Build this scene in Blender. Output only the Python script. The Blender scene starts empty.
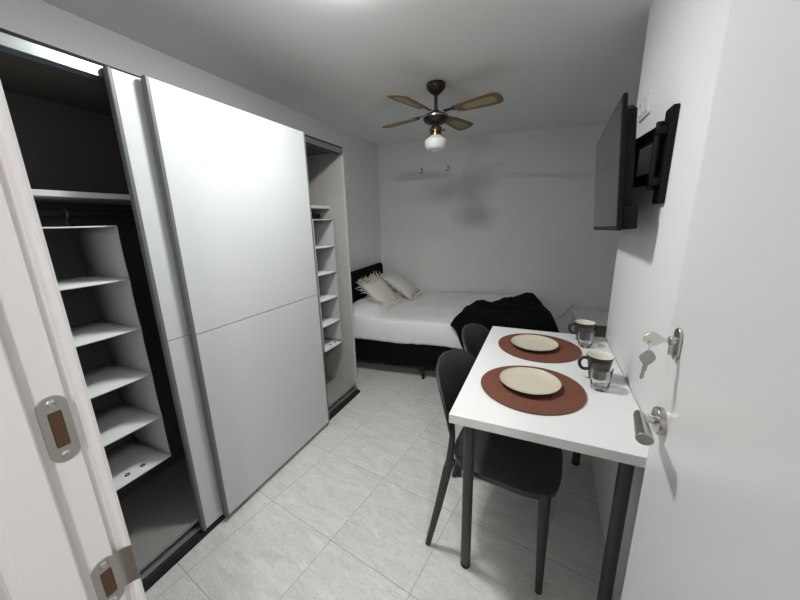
import bpy, bmesh, math, random
from mathutils import Vector, Matrix, Euler, noise as mnoise

scn = bpy.context.scene
COL = scn.collection
rnd = random.Random(7)
PI = math.pi

# ------------------------------------------------------------------ materials
MATS = {}

def mat(name, col, rough=.5, metal=0., var=0., vscale=6., bump=0., bscale=80., spec=.5, coat=0., stretch=(1, 1, 1), trans=0., ior=1.45, sheen=0.):
    if name in MATS:
        return MATS[name]
    m = bpy.data.materials.new(name)
    m.use_nodes = True
    nt = m.node_tree
    b = nt.nodes['Principled BSDF']
    b.inputs['Base Color'].default_value = (*col, 1)
    b.inputs['Roughness'].default_value = rough
    b.inputs['Metallic'].default_value = metal
    b.inputs['Specular IOR Level'].default_value = spec
    b.inputs['Coat Weight'].default_value = coat
    b.inputs['Transmission Weight'].default_value = trans
    b.inputs['IOR'].default_value = ior
    b.inputs['Sheen Weight'].default_value = sheen
    tc = nt.nodes.new('ShaderNodeTexCoord')
    mp = nt.nodes.new('ShaderNodeMapping')
    mp.inputs['Scale'].default_value = stretch
    nt.links.new(tc.outputs['Object'], mp.inputs['Vector'])
    if var > 0:
        n = nt.nodes.new('ShaderNodeTexNoise')
        n.inputs['Scale'].default_value = vscale
        n.inputs['Detail'].default_value = 5
        nt.links.new(mp.outputs[0], n.inputs['Vector'])
        r = nt.nodes.new('ShaderNodeMixRGB')
        r.inputs[1].default_value = (*[c * (1 - var) for c in col], 1)
        r.inputs[2].default_value = (*[min(1, c * (1 + var)) for c in col], 1)
        nt.links.new(n.outputs['Fac'], r.inputs[0])
        nt.links.new(r.outputs[0], b.inputs['Base Color'])
    if bump > 0:
        n2 = nt.nodes.new('ShaderNodeTexNoise')
        n2.inputs['Scale'].default_value = bscale
        n2.inputs['Detail'].default_value = 3
        nt.links.new(mp.outputs[0], n2.inputs['Vector'])
        bp = nt.nodes.new('ShaderNodeBump')
        bp.inputs['Strength'].default_value = bump
        bp.inputs['Distance'].default_value = .002
        nt.links.new(n2.outputs['Fac'], bp.inputs['Height'])
        nt.links.new(bp.outputs[0], b.inputs['Normal'])
    MATS[name] = m
    return m

def emis(name, col, strength):
    m = bpy.data.materials.new(name)
    m.use_nodes = True
    nt = m.node_tree
    for n in list(nt.nodes):
        if n.type == 'BSDF_PRINCIPLED':
            nt.nodes.remove(n)
    e = nt.nodes.new('ShaderNodeEmission')
    e.inputs[0].default_value = (*col, 1)
    e.inputs[1].default_value = strength
    nt.links.new(e.outputs[0], nt.nodes['Material Output'].inputs[0])
    return m

M_wall = mat('wall_paint', (.78, .785, .785), .75, var=.02, vscale=2, bump=.35, bscale=45)
M_back = mat('wall_paint_worn', (.79, .79, .775), .8, var=.025, vscale=1.4, bump=.3, bscale=40)
M_ceil = mat('ceiling_paint', (.90, .90, .89), .8, var=.02, vscale=2, bump=.2, bscale=50)
M_doorw = mat('white_lacquer', (.78, .775, .775), .32, bump=.05, bscale=30)
M_jamb = mat('jamb_lacquer', (.87, .85, .845), .4, bump=.04, bscale=30)
M_melam = mat('white_melamine', (.61, .625, .62), .40)
M_alu = mat('grey_profile', (.15, .155, .155), .45, metal=.1)
M_alub = mat('bright_aluminium', (.42, .44, .45), .28, metal=.9)
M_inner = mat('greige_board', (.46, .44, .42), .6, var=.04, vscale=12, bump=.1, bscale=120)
M_innerd = mat('shaded_greige_board', (.10, .09, .08), .7, var=.06, vscale=12)  # the greige board again, wardrobe interior shade painted into its colour
M_plinth = mat('dark_plinth', (.02, .02, .02), .7, spec=.2)
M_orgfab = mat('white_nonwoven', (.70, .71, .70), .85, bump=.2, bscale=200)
M_orgside = mat('shaded_white_nonwoven', (.40, .41, .40), .9, bump=.2, bscale=200)  # same white fabric, darkened: shade inside the organizers put into the colour
M_orghole = mat('metal_eyelet', (.12, .12, .12), .5, metal=.6)
M_steel = mat('brushed_steel', (.55, .53, .50), .28, metal=1., bump=.04, bscale=300, stretch=(1, 1, 12))
M_chrome = mat('polished_steel', (.72, .70, .67), .12, metal=1.)
M_nickel = mat('satin_nickel', (.52, .50, .46), .36, metal=1.)
M_hole = mat('dark_mortice', (.10, .055, .03), .8)
M_screw = mat('screw_metal', (.6, .6, .58), .3, metal=1.)
M_key = mat('key_brass_nickel', (.80, .78, .70), .22, metal=1.)
M_key2 = mat('key_dull_nickel', (.42, .41, .38), .35, metal=1.)
M_tabtop = mat('white_tabletop', (.82, .825, .81), .35)
M_leggrey = mat('dark_grey_steel', (.045, .046, .046), .42)
M_rubber = mat('black_rubber', (.008, .008, .008), .7)
M_chair = mat('anthracite_plastic', (.035, .036, .036), .48, bump=.15, bscale=400)
M_bedfab = mat('black_upholstery', (.0045, .0045, .005), .9, bump=.3, bscale=300, spec=.15)
M_black = mat('black_leg', (.006, .006, .006), .5)
M_sheet = mat('white_bedding', (.84, .84, .83), .9, bump=.35, bscale=60)
M_pillow = mat('cream_cotton', (.74, .71, .65), .95, bump=.4, bscale=220)
M_fringe = mat('cream_fringe', (.74, .71, .65), .95)
M_throw = mat('black_plush', (.0035, .0035, .004), .95, bump=.6, bscale=220, spec=.15)
M_plate = mat('cream_glaze', (.62, .565, .45), .22, var=.02, vscale=9)
M_plateu = mat('dark_foot_glaze', (.05, .045, .04), .45)
M_mug = mat('olive_black_glaze', (.042, .040, .032), .33, var=.15, vscale=20)
M_mugin = mat('cream_inner_glaze', (.80, .77, .69), .2)
M_tvb = mat('black_tv_plastic', (.004, .004, .0045), .45, spec=.25)
M_tvs = mat('tv_screen', (.016, .017, .017), .10, spec=1.)
M_mount = mat('black_mount_steel', (.004, .004, .0045), .5, spec=.25)
M_swi = mat('white_switch', (.80, .80, .79), .25)
M_fanw = mat('fan_walnut', (.17, .115, .055), .45, var=.22, vscale=14, stretch=(1, 8, 1))
M_fanb = mat('fan_mahogany', (.022, .009, .007), .32)
M_brass = mat('antique_brass', (.20, .14, .075), .3, metal=1.)
M_brassl = mat('pale_metal_band', (.55, .52, .48), .3, metal=1.)
M_opal = mat('opal_glass', (.86, .86, .84), .18, trans=0.)
M_hook = mat('dark_hook', (.03, .028, .025), .4, metal=.5)
M_nst = mat('white_side_table', (.70, .70, .69), .5)
M_cable = mat('grey_cable', (.22, .22, .22), .5)
M_hallf = mat('hall_floor', (.16, .13, .11), .5, var=.1)
M_emit = emis('lamp_diffuser', (.975, 1.0, .985), 1.0)
M_emith = emis('hall_lamp_diffuser', (1.0, .955, .945), 1.0)

def glass_mat():
    m = bpy.data.materials.new('clear_glass')
    m.use_nodes = True
    b = m.node_tree.nodes['Principled BSDF']
    b.inputs['Base Color'].default_value = (.97, .98, .97, 1)
    b.inputs['Transmission Weight'].default_value = 1
    b.inputs['Roughness'].default_value = .015
    b.inputs['IOR'].default_value = 1.47
    return m
M_glass = glass_mat()

def cane_mat():
    m = bpy.data.materials.new('woven_cane')
    m.use_nodes = True
    nt = m.node_tree
    b = nt.nodes['Principled BSDF']
    b.inputs['Roughness'].default_value = .6
    tc = nt.nodes.new('ShaderNodeTexCoord')
    ck = nt.nodes.new('ShaderNodeTexChecker')
    ck.inputs['Scale'].default_value = 168
    ck.inputs[1].default_value = (.44, .36, .20, 1)
    ck.inputs[2].default_value = (.31, .25, .13, 1)
    nt.links.new(tc.outputs['Object'], ck.inputs[0])
    nt.links.new(ck.outputs[0], b.inputs['Base Color'])
    return m
M_cane = cane_mat()

def mat_weave():
    m = bpy.data.materials.new('woven_terracotta')
    m.use_nodes = True
    nt = m.node_tree
    b = nt.nodes['Principled BSDF']
    b.inputs['Roughness'].default_value = .75
    tc = nt.nodes.new('ShaderNodeTexCoord')
    w = nt.nodes.new('ShaderNodeTexWave')
    w.wave_type = 'RINGS'
    w.rings_direction = 'Z'
    w.inputs['Scale'].default_value = 42
    w.inputs['Distortion'].default_value = .6
    w.inputs['Detail'].default_value = 2
    w.inputs['Detail Scale'].default_value = 12
    nt.links.new(tc.outputs['Object'], w.inputs[0])
    n = nt.nodes.new('ShaderNodeTexNoise')
    n.inputs['Scale'].default_value = 160
    nt.links.new(tc.outputs['Object'], n.inputs[0])
    mx = nt.nodes.new('ShaderNodeMixRGB')
    mx.inputs[1].default_value = (.118, .038, .022, 1)
    mx.inputs[2].default_value = (.205, .068, .039, 1)
    ad = nt.nodes.new('ShaderNodeMath')
    ad.operation = 'MULTIPLY_ADD'
    ad.inputs[1].default_value = .55
    nt.links.new(w.outputs['Fac'], ad.inputs[0])
    m2 = nt.nodes.new('ShaderNodeMath')
    m2.operation = 'MULTIPLY'
    m2.inputs[1].default_value = .5
    nt.links.new(n.outputs['Fac'], m2.inputs[0])
    nt.links.new(m2.outputs[0], ad.inputs[2])
    nt.links.new(ad.outputs[0], mx.inputs[0])
    nt.links.new(mx.outputs[0], b.inputs['Base Color'])
    bp = nt.nodes.new('ShaderNodeBump')
    bp.inputs['Strength'].default_value = .6
    bp.inputs['Distance'].default_value = .002
    nt.links.new(ad.outputs[0], bp.inputs['Height'])
    nt.links.new(bp.outputs[0], b.inputs['Normal'])
    return m
M_mat = mat_weave()

def floor_mat():
    m = bpy.data.materials.new('floor_tiles')
    m.use_nodes = True
    nt = m.node_tree
    N, L = nt.nodes.new, nt.links.new
    b = nt.nodes['Principled BSDF']
    b.inputs['Roughness'].default_value = .38
    tc = N('ShaderNodeTexCoord')
    mp = N('ShaderNodeMapping')
    mp.vector_type = 'TEXTURE'
    mp.inputs['Location'].default_value = (-.778, .905, 0)
    mp.inputs['Rotation'].default_value = (0, 0, math.radians(-8.3))
    L(tc.outputs['Object'], mp.inputs['Vector'])
    br = N('ShaderNodeTexBrick')
    br.offset = 0
    br.inputs['Scale'].default_value = 1
    br.inputs['Mortar Size'].default_value = .0013
    br.inputs['Mortar Smooth'].default_value = .3
    br.inputs['Brick Width'].default_value = .412
    br.inputs['Row Height'].default_value = .412
    br.inputs['Color1'].default_value = (0, 0, 0, 1)
    br.inputs['Color2'].default_value = (1, 1, 1, 1)
    br.inputs['Mortar'].default_value = (.5, .5, .5, 1)
    L(mp.outputs[0], br.inputs[0])
    # per tile offset of the veining
    sc = N('ShaderNodeVectorMath'); sc.operation = 'SCALE'; sc.inputs['Scale'].default_value = 1 / .412
    L(mp.outputs[0], sc.inputs[0])
    fl = N('ShaderNodeVectorMath'); fl.operation = 'FLOOR'
    L(sc.outputs[0], fl.inputs[0])
    wn = N('ShaderNodeTexWhiteNoise'); wn.noise_dimensions = '3D'
    L(fl.outputs[0], wn.inputs['Vector'])
    of = N('ShaderNodeVectorMath'); of.operation = 'SCALE'; of.inputs['Scale'].default_value = 7
    L(wn.outputs['Color'], of.inputs[0])
    ad = N('ShaderNodeVectorMath'); ad.operation = 'ADD'
    L(mp.outputs[0], ad.inputs[0]); L(of.outputs[0], ad.inputs[1])
    st = N('ShaderNodeMapping'); st.inputs['Scale'].default_value = (5, 20, 1)
    st.inputs['Rotation'].default_value = (0, 0, .12)
    L(ad.outputs[0], st.inputs[0])
    n1 = N('ShaderNodeTexNoise'); n1.inputs['Scale'].default_value = 1.3; n1.inputs['Detail'].default_value = 8; n1.inputs['Roughness'].default_value = .62; n1.inputs['Distortion'].default_value = .8
    L(st.outputs[0], n1.inputs[0])
    r1 = N('ShaderNodeValToRGB')
    e = r1.color_ramp.elements
    e[0].position = .30; e[0].color = (.62, .61, .585, 1)
    e[1].position = .74; e[1].color = (.79, .78, .755, 1)
    x = r1.color_ramp.elements.new(.50); x.color = (.705, .695, .67, 1)
    L(n1.outputs['Fac'], r1.inputs[0])
    # white veins
    n2 = N('ShaderNodeTexNoise'); n2.inputs['Scale'].default_value = .9; n2.inputs['Detail'].default_value = 6; n2.inputs['Distortion'].default_value = 1.6
    L(st.outputs[0], n2.inputs[0])
    r2 = N('ShaderNodeValToRGB')
    e = r2.color_ramp.elements
    e[0].position = .60; e[0].color = (0, 0, 0, 1)
    e[1].position = .72; e[1].color = (.55, .55, .55, 1)
    L(n2.outputs['Fac'], r2.inputs[0])
    mx = N('ShaderNodeMixRGB'); mx.inputs[2].default_value = (.86, .855, .84, 1)
    L(r2.outputs[0], mx.inputs[0]); L(r1.outputs[0], mx.inputs[1])
    # small dark pits
    n3 = N('ShaderNodeTexNoise'); n3.inputs['Scale'].default_value = 9; n3.inputs['Detail'].default_value = 4
    L(st.outputs[0], n3.inputs[0])
    r3 = N('ShaderNodeValToRGB')
    e = r3.color_ramp.elements
    e[0].position = .33; e[0].color = (.78, .78, .77, 1)
    e[1].position = .40; e[1].color = (1, 1, 1, 1)
    L(n3.outputs['Fac'], r3.inputs[0])
    mu = N('ShaderNodeMixRGB'); mu.blend_type = 'MULTIPLY'; mu.inputs[0].default_value = .8
    L(mx.outputs[0], mu.inputs[1]); L(r3.outputs[0], mu.inputs[2])
    n4 = N('ShaderNodeTexNoise'); n4.inputs['Scale'].default_value = 14; n4.inputs['Detail'].default_value = 6; n4.inputs['Roughness'].default_value = .7
    L(st.outputs[0], n4.inputs[0])
    r4 = N('ShaderNodeValToRGB')
    e = r4.color_ramp.elements
    e[0].position = .30; e[0].color = (.86, .86, .86, 1)
    e[1].position = .70; e[1].color = (1.1, 1.1, 1.1, 1)
    L(n4.outputs['Fac'], r4.inputs[0])
    mg = N('ShaderNodeMixRGB'); mg.blend_type = 'MULTIPLY'; mg.inputs[0].default_value = 1
    L(mu.outputs[0], mg.inputs[1]); L(r4.outputs[0], mg.inputs[2])
    mu = mg
    gm = N('ShaderNodeMixRGB'); gm.inputs[2].default_value = (.30, .295, .28, 1)
    L(br.outputs['Fac'], gm.inputs[0]); L(mu.outputs[0], gm.inputs[1])
    L(gm.outputs[0], b.inputs['Base Color'])
    bp = N('ShaderNodeBump'); bp.inputs['Strength'].default_value = .12; bp.inputs['Distance'].default_value = .003
    L(n1.outputs['Fac'], bp.inputs['Height'])
    L(bp.outputs[0], b.inputs['Normal'])
    return m
M_floor = floor_mat()

# ------------------------------------------------------------------ mesh helpers
def bx(bm, x0, x1, y0, y1, z0, z1, M=None):
    vs = [Vector((x, y, z)) for x in (x0, x1) for y in (y0, y1) for z in (z0, z1)]
    if M is not None:
        vs = [M @ v for v in vs]
    v = [bm.verts.new(p) for p in vs]
    for f in ((0, 1, 3, 2), (4, 6, 7, 5), (0, 4, 5, 1), (2, 3, 7, 6), (0, 2, 6, 4), (1, 5, 7, 3)):
        bm.faces.new([v[i] for i in f])

def frames(pts):
    out = []
    n = len(pts)
    ref = None
    for i in range(n):
        d = (pts[min(i + 1, n - 1)] - pts[max(i - 1, 0)]).normalized()
        if ref is None:
            a = Vector((0, 0, 1)) if abs(d.z) < .9 else Vector((0, 1, 0))
            u = d.cross(a).normalized()
        else:
            u = (ref - d * ref.dot(d)).normalized()
        ref = u
        out.append((u, d.cross(u)))
    return out

def tube(bm, pts, r, seg=12, flat=1.0, closed=False):
    """a round (or flattened) rod through pts; r a number or one per point"""
    pts = [Vector(p) for p in pts]
    if not isinstance(r, (list, tuple)):
        r = [r] * len(pts)
    fr = frames(pts)
    rings = []
    for p, q, (u, v) in zip(pts, r, fr):
        rings.append([bm.verts.new(p + u * q * math.cos(2 * PI * k / seg) + v * q * flat * math.sin(2 * PI * k / seg)) for k in range(seg)])
    for a, b in zip(rings, rings[1:]):
        for k in range(seg):
            bm.faces.new([a[k], a[(k + 1) % seg], b[(k + 1) % seg], b[k]])
    if closed:
        a, b = rings[-1], rings[0]
        for k in range(seg):
            bm.faces.new([a[k], a[(k + 1) % seg], b[(k + 1) % seg], b[k]])
    else:
        bm.faces.new(rings[0][::-1])
        bm.faces.new(rings[-1])

def lathe(bm, prof, seg=40, M=None):
    """profile of (r, z) revolved about z; r = 0 closes to a point"""
    rings = []
    for r, z in prof:
        if r < 1e-6:
            p = Vector((0, 0, z))
            rings.append([bm.verts.new(M @ p if M is not None else p)])
        else:
            ring = []
            for k in range(seg):
                p = Vector((r * math.cos(2 * PI * k / seg), r * math.sin(2 * PI * k / seg), z))
                ring.append(bm.verts.new(M @ p if M is not None else p))
            rings.append(ring)
    for a, b in zip(rings, rings[1:]):
        if len(a) == 1 and len(b) == 1:
            continue
        for k in range(seg):
            k2 = (k + 1) % seg
            if len(a) == 1:
                bm.faces.new([a[0], b[k2], b[k]])
            elif len(b) == 1:
                bm.faces.new([a[k], a[k2], b[0]])
            else:
                bm.faces.new([a[k], a[k2], b[k2], b[k]])

def prism(bm, poly, d0, d1, M=None):
    """polygon in local (x, y) extruded along local z from d0 to d1"""
    a = [Vector((x, y, d0)) for x, y in poly]
    b = [Vector((x, y, d1)) for x, y in poly]
    if M is not None:
        a = [M @ p for p in a]
        b = [M @ p for p in b]
    a = [bm.verts.new(p) for p in a]
    b = [bm.verts.new(p) for p in b]
    n = len(a)
    bm.faces.new(a[::-1])
    bm.faces.new(b)
    for i in range(n):
        bm.faces.new([a[i], a[(i + 1) % n], b[(i + 1) % n], b[i]])

def rrect(w, h, r, n=6):
    out = []
    for cx, cy, a0 in ((w / 2 - r, h / 2 - r, 0), (-w / 2 + r, h / 2 - r, 90), (-w / 2 + r, -h / 2 + r, 180), (w / 2 - r, -h / 2 + r, 270)):
        for k in range(n + 1):
            a = math.radians(a0 + 90 * k / n)
            out.append((cx + r * math.cos(a), cy + r * math.sin(a)))
    return out

def grid(bm, nu, nv, f):
    V = [[bm.verts.new(f(i / (nu - 1), j / (nv - 1))) for j in range(nv)] for i in range(nu)]
    for i in range(nu - 1):
        for j in range(nv - 1):
            bm.faces.new([V[i][j], V[i + 1][j], V[i + 1][j + 1], V[i][j + 1]])

def obj(name, bm, m, parent=None, smooth=False, bevel=0., solid=0., sub=0, bseg=2, angle=40):
    bmesh.ops.recalc_face_normals(bm, faces=bm.faces[:])
    me = bpy.data.meshes.new(name)
    bm.to_mesh(me)
    bm.free()
    me.materials.append(m)
    o = bpy.data.objects.new(name, me)
    COL.objects.link(o)
    if parent is not None:
        o.parent = parent
    if smooth:
        for p in me.polygons:
            p.use_smooth = True
        if angle:
            me.set_sharp_from_angle(angle=math.radians(angle))
    if solid:
        md = o.modifiers.new('solid', 'SOLIDIFY')
        md.thickness = solid
        md.offset = 0
    if bevel:
        md = o.modifiers.new('bevel', 'BEVEL')
        md.width = bevel
        md.segments = bseg
        md.limit_method = 'ANGLE'
        md.angle_limit = math.radians(40)
        md.harden_normals = False
    if sub:
        md = o.modifiers.new('sub', 'SUBSURF')
        md.levels = sub
        md.render_levels = sub
    return o

def box(name, x0, x1, y0, y1, z0, z1, m, parent=None, bevel=0.):
    bm = bmesh.new()
    bx(bm, x0, x1, y0, y1, z0, z1)
    return obj(name, bm, m, parent, bevel=bevel)

def tag(o, label, cat, group=None):
    o['label'] = label
    o['category'] = cat
    if group:
        o['group'] = group
    return o

def empty(name, loc, label, cat, rz=0., group=None):
    o = bpy.data.objects.new(name, None)
    o.empty_display_size = .1
    COL.objects.link(o)
    o.location = loc
    o.rotation_euler = (0, 0, rz)
    return tag(o, label, cat, group)

def struct(o):
    o['kind'] = 'structure'
    return o

def copy_tree(o, parent=None):
    c = o.copy()
    COL.objects.link(c)
    if parent is not None:
        c.parent = parent
        c.matrix_parent_inverse = o.matrix_parent_inverse.copy()
    for ch in list(o.children):
        copy_tree(ch, c)
    return c

def V(*a):
    return Vector(a)

# ------------------------------------------------------------------ the room
H = 2.244                                   # ceiling height
XL, XR, YC = -1.84, .338, 1.926             # left wall, right wall, corner where the right wall ends
XN = 1.5                                    # far side of the nook behind the corner
BS = .125                                   # slope of the back wall in plan
def by(x):
    return 3.56 + BS * (x - XL)
YF0, YF1 = .066, .150                       # wall with the doorway

def poly_struct(name, pts, z0, z1, m):
    bm = bmesh.new()
    prism(bm, pts, z0, z1)
    return struct(obj(name, bm, m))

poly_struct('floor', [(XL, YF0), (XN, YF0), (XN, by(XN) + .1), (XL, by(XL) + .1)], -.08, 0, M_floor)
poly_struct('ceiling', [(XL - .1, YF0), (XN + .1, YF0), (XN + .1, by(XN) + .1), (XL - .1, by(XL) + .1)], H, H + .08, M_ceil)
poly_struct('wall_left', [(XL - .1, YF0), (XL, YF0), (XL, by(XL)), (XL - .1, by(XL))], 0, H, M_wall)
poly_struct('wall_back', [(XL - .1, by(XL - .1)), (XN + .1, by(XN + .1)), (XN + .1, by(XN) + .12), (XL - .1, by(XL) + .12)], 0, H, M_back)
poly_struct('wall_right', [(XR, YF1), (XR + .1, YF1), (XR + .1, YC - .1), (XN, YC - .1), (XN, YC), (XR, YC)], 0, H, M_wall)
poly_struct('wall_nook', [(XN, YC), (XN + .1, YC), (XN + .1, by(XN)), (XN, by(XN))], 0, H, M_wall)
bm = bmesh.new()
bx(bm, XL, -.485, YF0 + .001, YF1, 0, H)
bx(bm, .275, XR + .1, YF0 + .001, YF1, 0, H)
bx(bm, -.485, .275, YF0 + .001, YF1, 2.06, H)
struct(obj('wall_front', bm, M_wall))
# hallway the camera stands in
poly_struct('floor_hall', [(-1.3, -1.7), (1.0, -1.7), (1.0, YF0), (-1.3, YF0)], -.08, 0, M_hallf)
poly_struct('ceiling_hall', [(-1.3, -1.7), (1.0, -1.7), (1.0, YF0), (-1.3, YF0)], H, H + .08, M_ceil)
bm = bmesh.new()
bx(bm, -1.4, -1.3, -1.7, YF0, 0, H)
bx(bm, 1.0, 1.1, -1.7, YF0, 0, H)
bx(bm, -1.4, 1.1, -1.8, -1.7, 0, H)
struct(obj('wall_hall', bm, M_wall))

# ------------------------------------------------------------------ door frame (jamb on the left, with two strike plates)
XJ = -.470
bm = bmesh.new()
prof = [(-.49, .060), (-.468, .060), (-.461, .0635), (-.456, .067), (-.456, .104), (-.458, .106), (XJ, .106), (XJ, .139), (-.478, .1405), (-.478, .1475),
        (-.470, .1485), (-.4675, .150), (-.467, .154), (-.4695, .158), (-.476, .160), (-.545, .160), (-.545, .1495), (-.49, .1495)]
prism(bm, prof, 0, 2.05)
mir = [(-.215 - (x + .485) + .0 + .0, y) for x, y in prof]
mir = [(.275 - (x + .485), y) for x, y in prof]
prism(bm, mir[::-1], 0, 2.05)
for x0, x1, y0, y1, z0, z1 in ((-.545, .335, .15, .160, 2.045, 2.115), (-.485, .275, .106, .150, 2.04, 2.06), (-.485, .275, .062, .106, 2.028, 2.06)):
    bx(bm, x0, x1, y0, y1, z0, z1)
jamb = struct(obj('trim_1', bm, M_jamb, smooth=True, angle=25))

def strike(name, zc, hh, lip):
    root = bpy.data.objects.new(name, None)
    COL.objects.link(root)
    root.parent = jamb
    yc = .1268 if not lip else .1280
    Mx = Matrix.Translation((XJ, yc, zc)) @ Matrix(((0, 0, 1, 0), (1, 0, 0, 0), (0, 1, 0, 0), (0, 0, 0, 1)))
    bm = bmesh.new()
    out = rrect(.0245, hh, .0115)
    n = len(out)
    hw, hz = .0058, hh * .27
    inn = []
    for x, y in out:                        # a rectangular opening, point for point with the outline
        s = max(abs(x) / hw, abs(y) / hz)
        inn.append((x / s, y / s))
    ring = lambda P, d: [bm.verts.new(Mx @ Vector((x, y, d))) for x, y in P]
    a, b, c, d = ring(out, 0.), ring(out, .0022), ring(inn, .0022), ring(inn, 0.)
    for p, q in ((a, b), (b, c), (c, d)):
        for i in range(n):
            bm.faces.new([p[i], p[(i + 1) % n], q[(i + 1) % n], q[i]])
    if lip:
        f = lambda u, v: Mx @ Vector((.010 + .017 * u, (v - .5) * .056 + .004, .0022 + .010 * u * u - .003 * u))
        grid(bm, 6, 4, f)
    pl = obj('plate', bm, M_nickel, root, smooth=True, angle=30)
    bm = bmesh.new()
    prism(bm, [(-hw, -hz), (hw, -hz), (hw, hz), (-hw, hz)], .0001, .0006, Mx)
    obj('bolt_hole', bm, M_hole, root)
    for s in (-1, 1):
        bm = bmesh.new()
        lathe(bm, [(0, .0036), (.003, .0033), (.0043, .0024), (.0043, .0018)], 16, Mx @ Matrix.Translation((0, s * hh * .40, 0)))
        bx(bm, -.0028, .0028, -.0005, .0005, .0030, .0040, Mx @ Matrix.Translation((0, s * hh * .40, 0)) @ Matrix.Rotation(.6, 4, 'Z'))
        bx(bm, -.0005, .0005, -.0028, .0028, .0030, .0040, Mx @ Matrix.Translation((0, s * hh * .40, 0)) @ Matrix.Rotation(.6, 4, 'Z'))
        obj('screw', bm, M_screw, root, smooth=True)
strike('strike_plate', 1.170, .078, False)
strike('strike_plate', .950, .070, True)

# ------------------------------------------------------------------ the open room door on the right
XD = .235
door = struct(box('door_1', XD, XD + .038, .115, .747, .008, 2.03, M_doorw, bevel=.002))
# lever handle
Mx = Matrix.Translation((XD, .703, .993)) @ Matrix.Rotation(-PI / 2, 4, 'Y')       # local z -> -x
h = bpy.data.objects.new('lever_handle', None)
COL.objects.link(h)
h.parent = door
bm = bmesh.new()
lathe(bm, [(0, 0), (.0262, 0), (.0262, .010), (.0252, .0118), (.023, .0125), (0, .0125)], 40, Mx)
obj('rose', bm, M_steel, h, smooth=True)
bm = bmesh.new()
pts = [Mx @ Vector((0, 0, .009)), Mx @ Vector((0, 0, .022)), Mx @ Vector((0, -.0, .034))]
tube(bm, pts, .0092, 20)
obj('neck', bm, M_chrome, h, smooth=True)
bm = bmesh.new()
pts, rr = [], []
for i in range(10):
    t = i / 9
    pts.append(V(XD - .036 - .010 * t, .714 - .090 * t, .996 - .002 * t))
    rr.append(.0095 + .0045 * t)
rr[0] *= .8
tube(bm, pts, rr, 24, flat=.85)
obj('lever', bm, M_steel, h, smooth=True, bevel=.0015)
# lock cylinder
lk = bpy.data.objects.new('lock_escutcheon', None)
COL.objects.link(lk)
lk.parent = door
bm = bmesh.new()
Ml = Matrix.Translation((XD, .697, 1.154)) @ Matrix.Rotation(-PI / 2, 4, 'Y')      # local x -> z
prism(bm, rrect(.060, .029, .0143), 0, .005, Ml)
obj('escutcheon', bm, M_steel, lk, smooth=True, bevel=.001)
bm = bmesh.new()
lathe(bm, [(0, 0), (.0088, 0), (.0088, .0135), (.0078, .0145), (0, .0145)], 28, Ml @ Matrix.Translation((.004, 0, 0)))
prism(bm, rrect(.022, .009, .0044), 0, .0125, Ml @ Matrix.Translation((-.011, 0, 0)))
obj('cylinder', bm, M_steel, lk, smooth=True)

# keys: one in the lock, the second one on the ring below it
kb = empty('key_bunch', (XD - .012, .697, 1.159), 'two metal keys on a small ring, one turned in the lock of the white door', 'keys')
def keymesh(bm, M):
    bow = [(.0148 * math.cos(a) * 1.0, .0135 * math.sin(a) * (.92 + .08 * math.cos(4 * a))) for a in [2 * PI * k / 28 for k in range(28)]]
    prism(bm, bow, -.0011, .0011, M @ Matrix.Translation((.0, 0, 0)))
    prism(bm, [(.011, -.004), (.016, -.004), (.042, -.0035), (.045, 0), (.042, .0015), (.039, .0035), (.036, .0018), (.033, .0038), (.029, .002), (.026, .004), (.016, .004), (.011, .004)], -.001, .001, M)
bm = bmesh.new()
keymesh(bm, Matrix.Translation((-.026, 0, 0)) @ Matrix.Rotation(PI / 2, 4, 'X'))   # blade along +x into the lock
k1 = obj('key', bm, M_key, kb, bevel=.0004)
bm = bmesh.new()
keymesh(bm, Matrix.Translation((-.031, -.004, -.036)) @ Matrix.Rotation(.2, 4, 'Z') @ Matrix(((-.10, .995, 0, 0), (0, 0, 1, 0), (-.995, -.10, 0, 0), (0, 0, 0, 1))))
k2 = obj('key', bm, M_key2, kb, bevel=.0004)
k2['label'] = 'duller grey key hanging from the ring'
bm = bmesh.new()
rp = [V(-.030 + .002 * math.cos(a), .0095 * math.cos(a) * .6 - .002, -.016 + .0115 * math.sin(a)) for a in [2 * PI * k / 24 for k in range(24)]]
tube(bm, rp, .0009, 6, closed=True)
obj('ring', bm, M_chrome, kb, smooth=True)

# ------------------------------------------------------------------ wardrobe
W = empty('sliding_wardrobe', (-1.6, 1.14, 0), 'tall white wardrobe with two sliding doors pushed to the middle, both ends open', 'wardrobe')
def wb(name, x0, x1, y0, y1, z0, z1, m, parent=None, bevel=.0015):
    o = box(name, x0 + 1.6, x1 + 1.6, y0 - 1.14, y1 - 1.14, z0, z1, m, parent or W, bevel=bevel)
    return o
WF, WB, WY0, WY1, WT = -1.362, -1.822, .200, 2.098, 1.897
wb('side_panel', WB, WF, WY1 - .020, WY1, 0, WT, M_inner)
wb('side_panel', WB, WF, WY0, WY0 + .020, 0, WT, M_inner)
wb('edge_strip', WF, WF + .0022, WY1 - .020, WY1, 0, WT, M_melam)['label'] = 'white front edge of the side panel'
wb('divider', WB + .012, WF - .060, 1.13, 1.15, .095, WT - .022, M_inner)
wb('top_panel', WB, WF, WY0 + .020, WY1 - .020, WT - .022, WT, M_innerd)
wb('bottom_panel', WB, WF + .0, WY0 + .020, WY1 - .020, .064, .084, mat('shaded_bottom_board', (.31, .295, .28), .6, var=.05, vscale=12))  # greige board darkened to carry the shade on the wardrobe floor
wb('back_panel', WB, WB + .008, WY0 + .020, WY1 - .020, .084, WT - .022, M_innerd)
wb('plinth', WF - .05, WF - .034, WY0 + .020, WY1 - .020, 0, .064, M_plinth)
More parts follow.
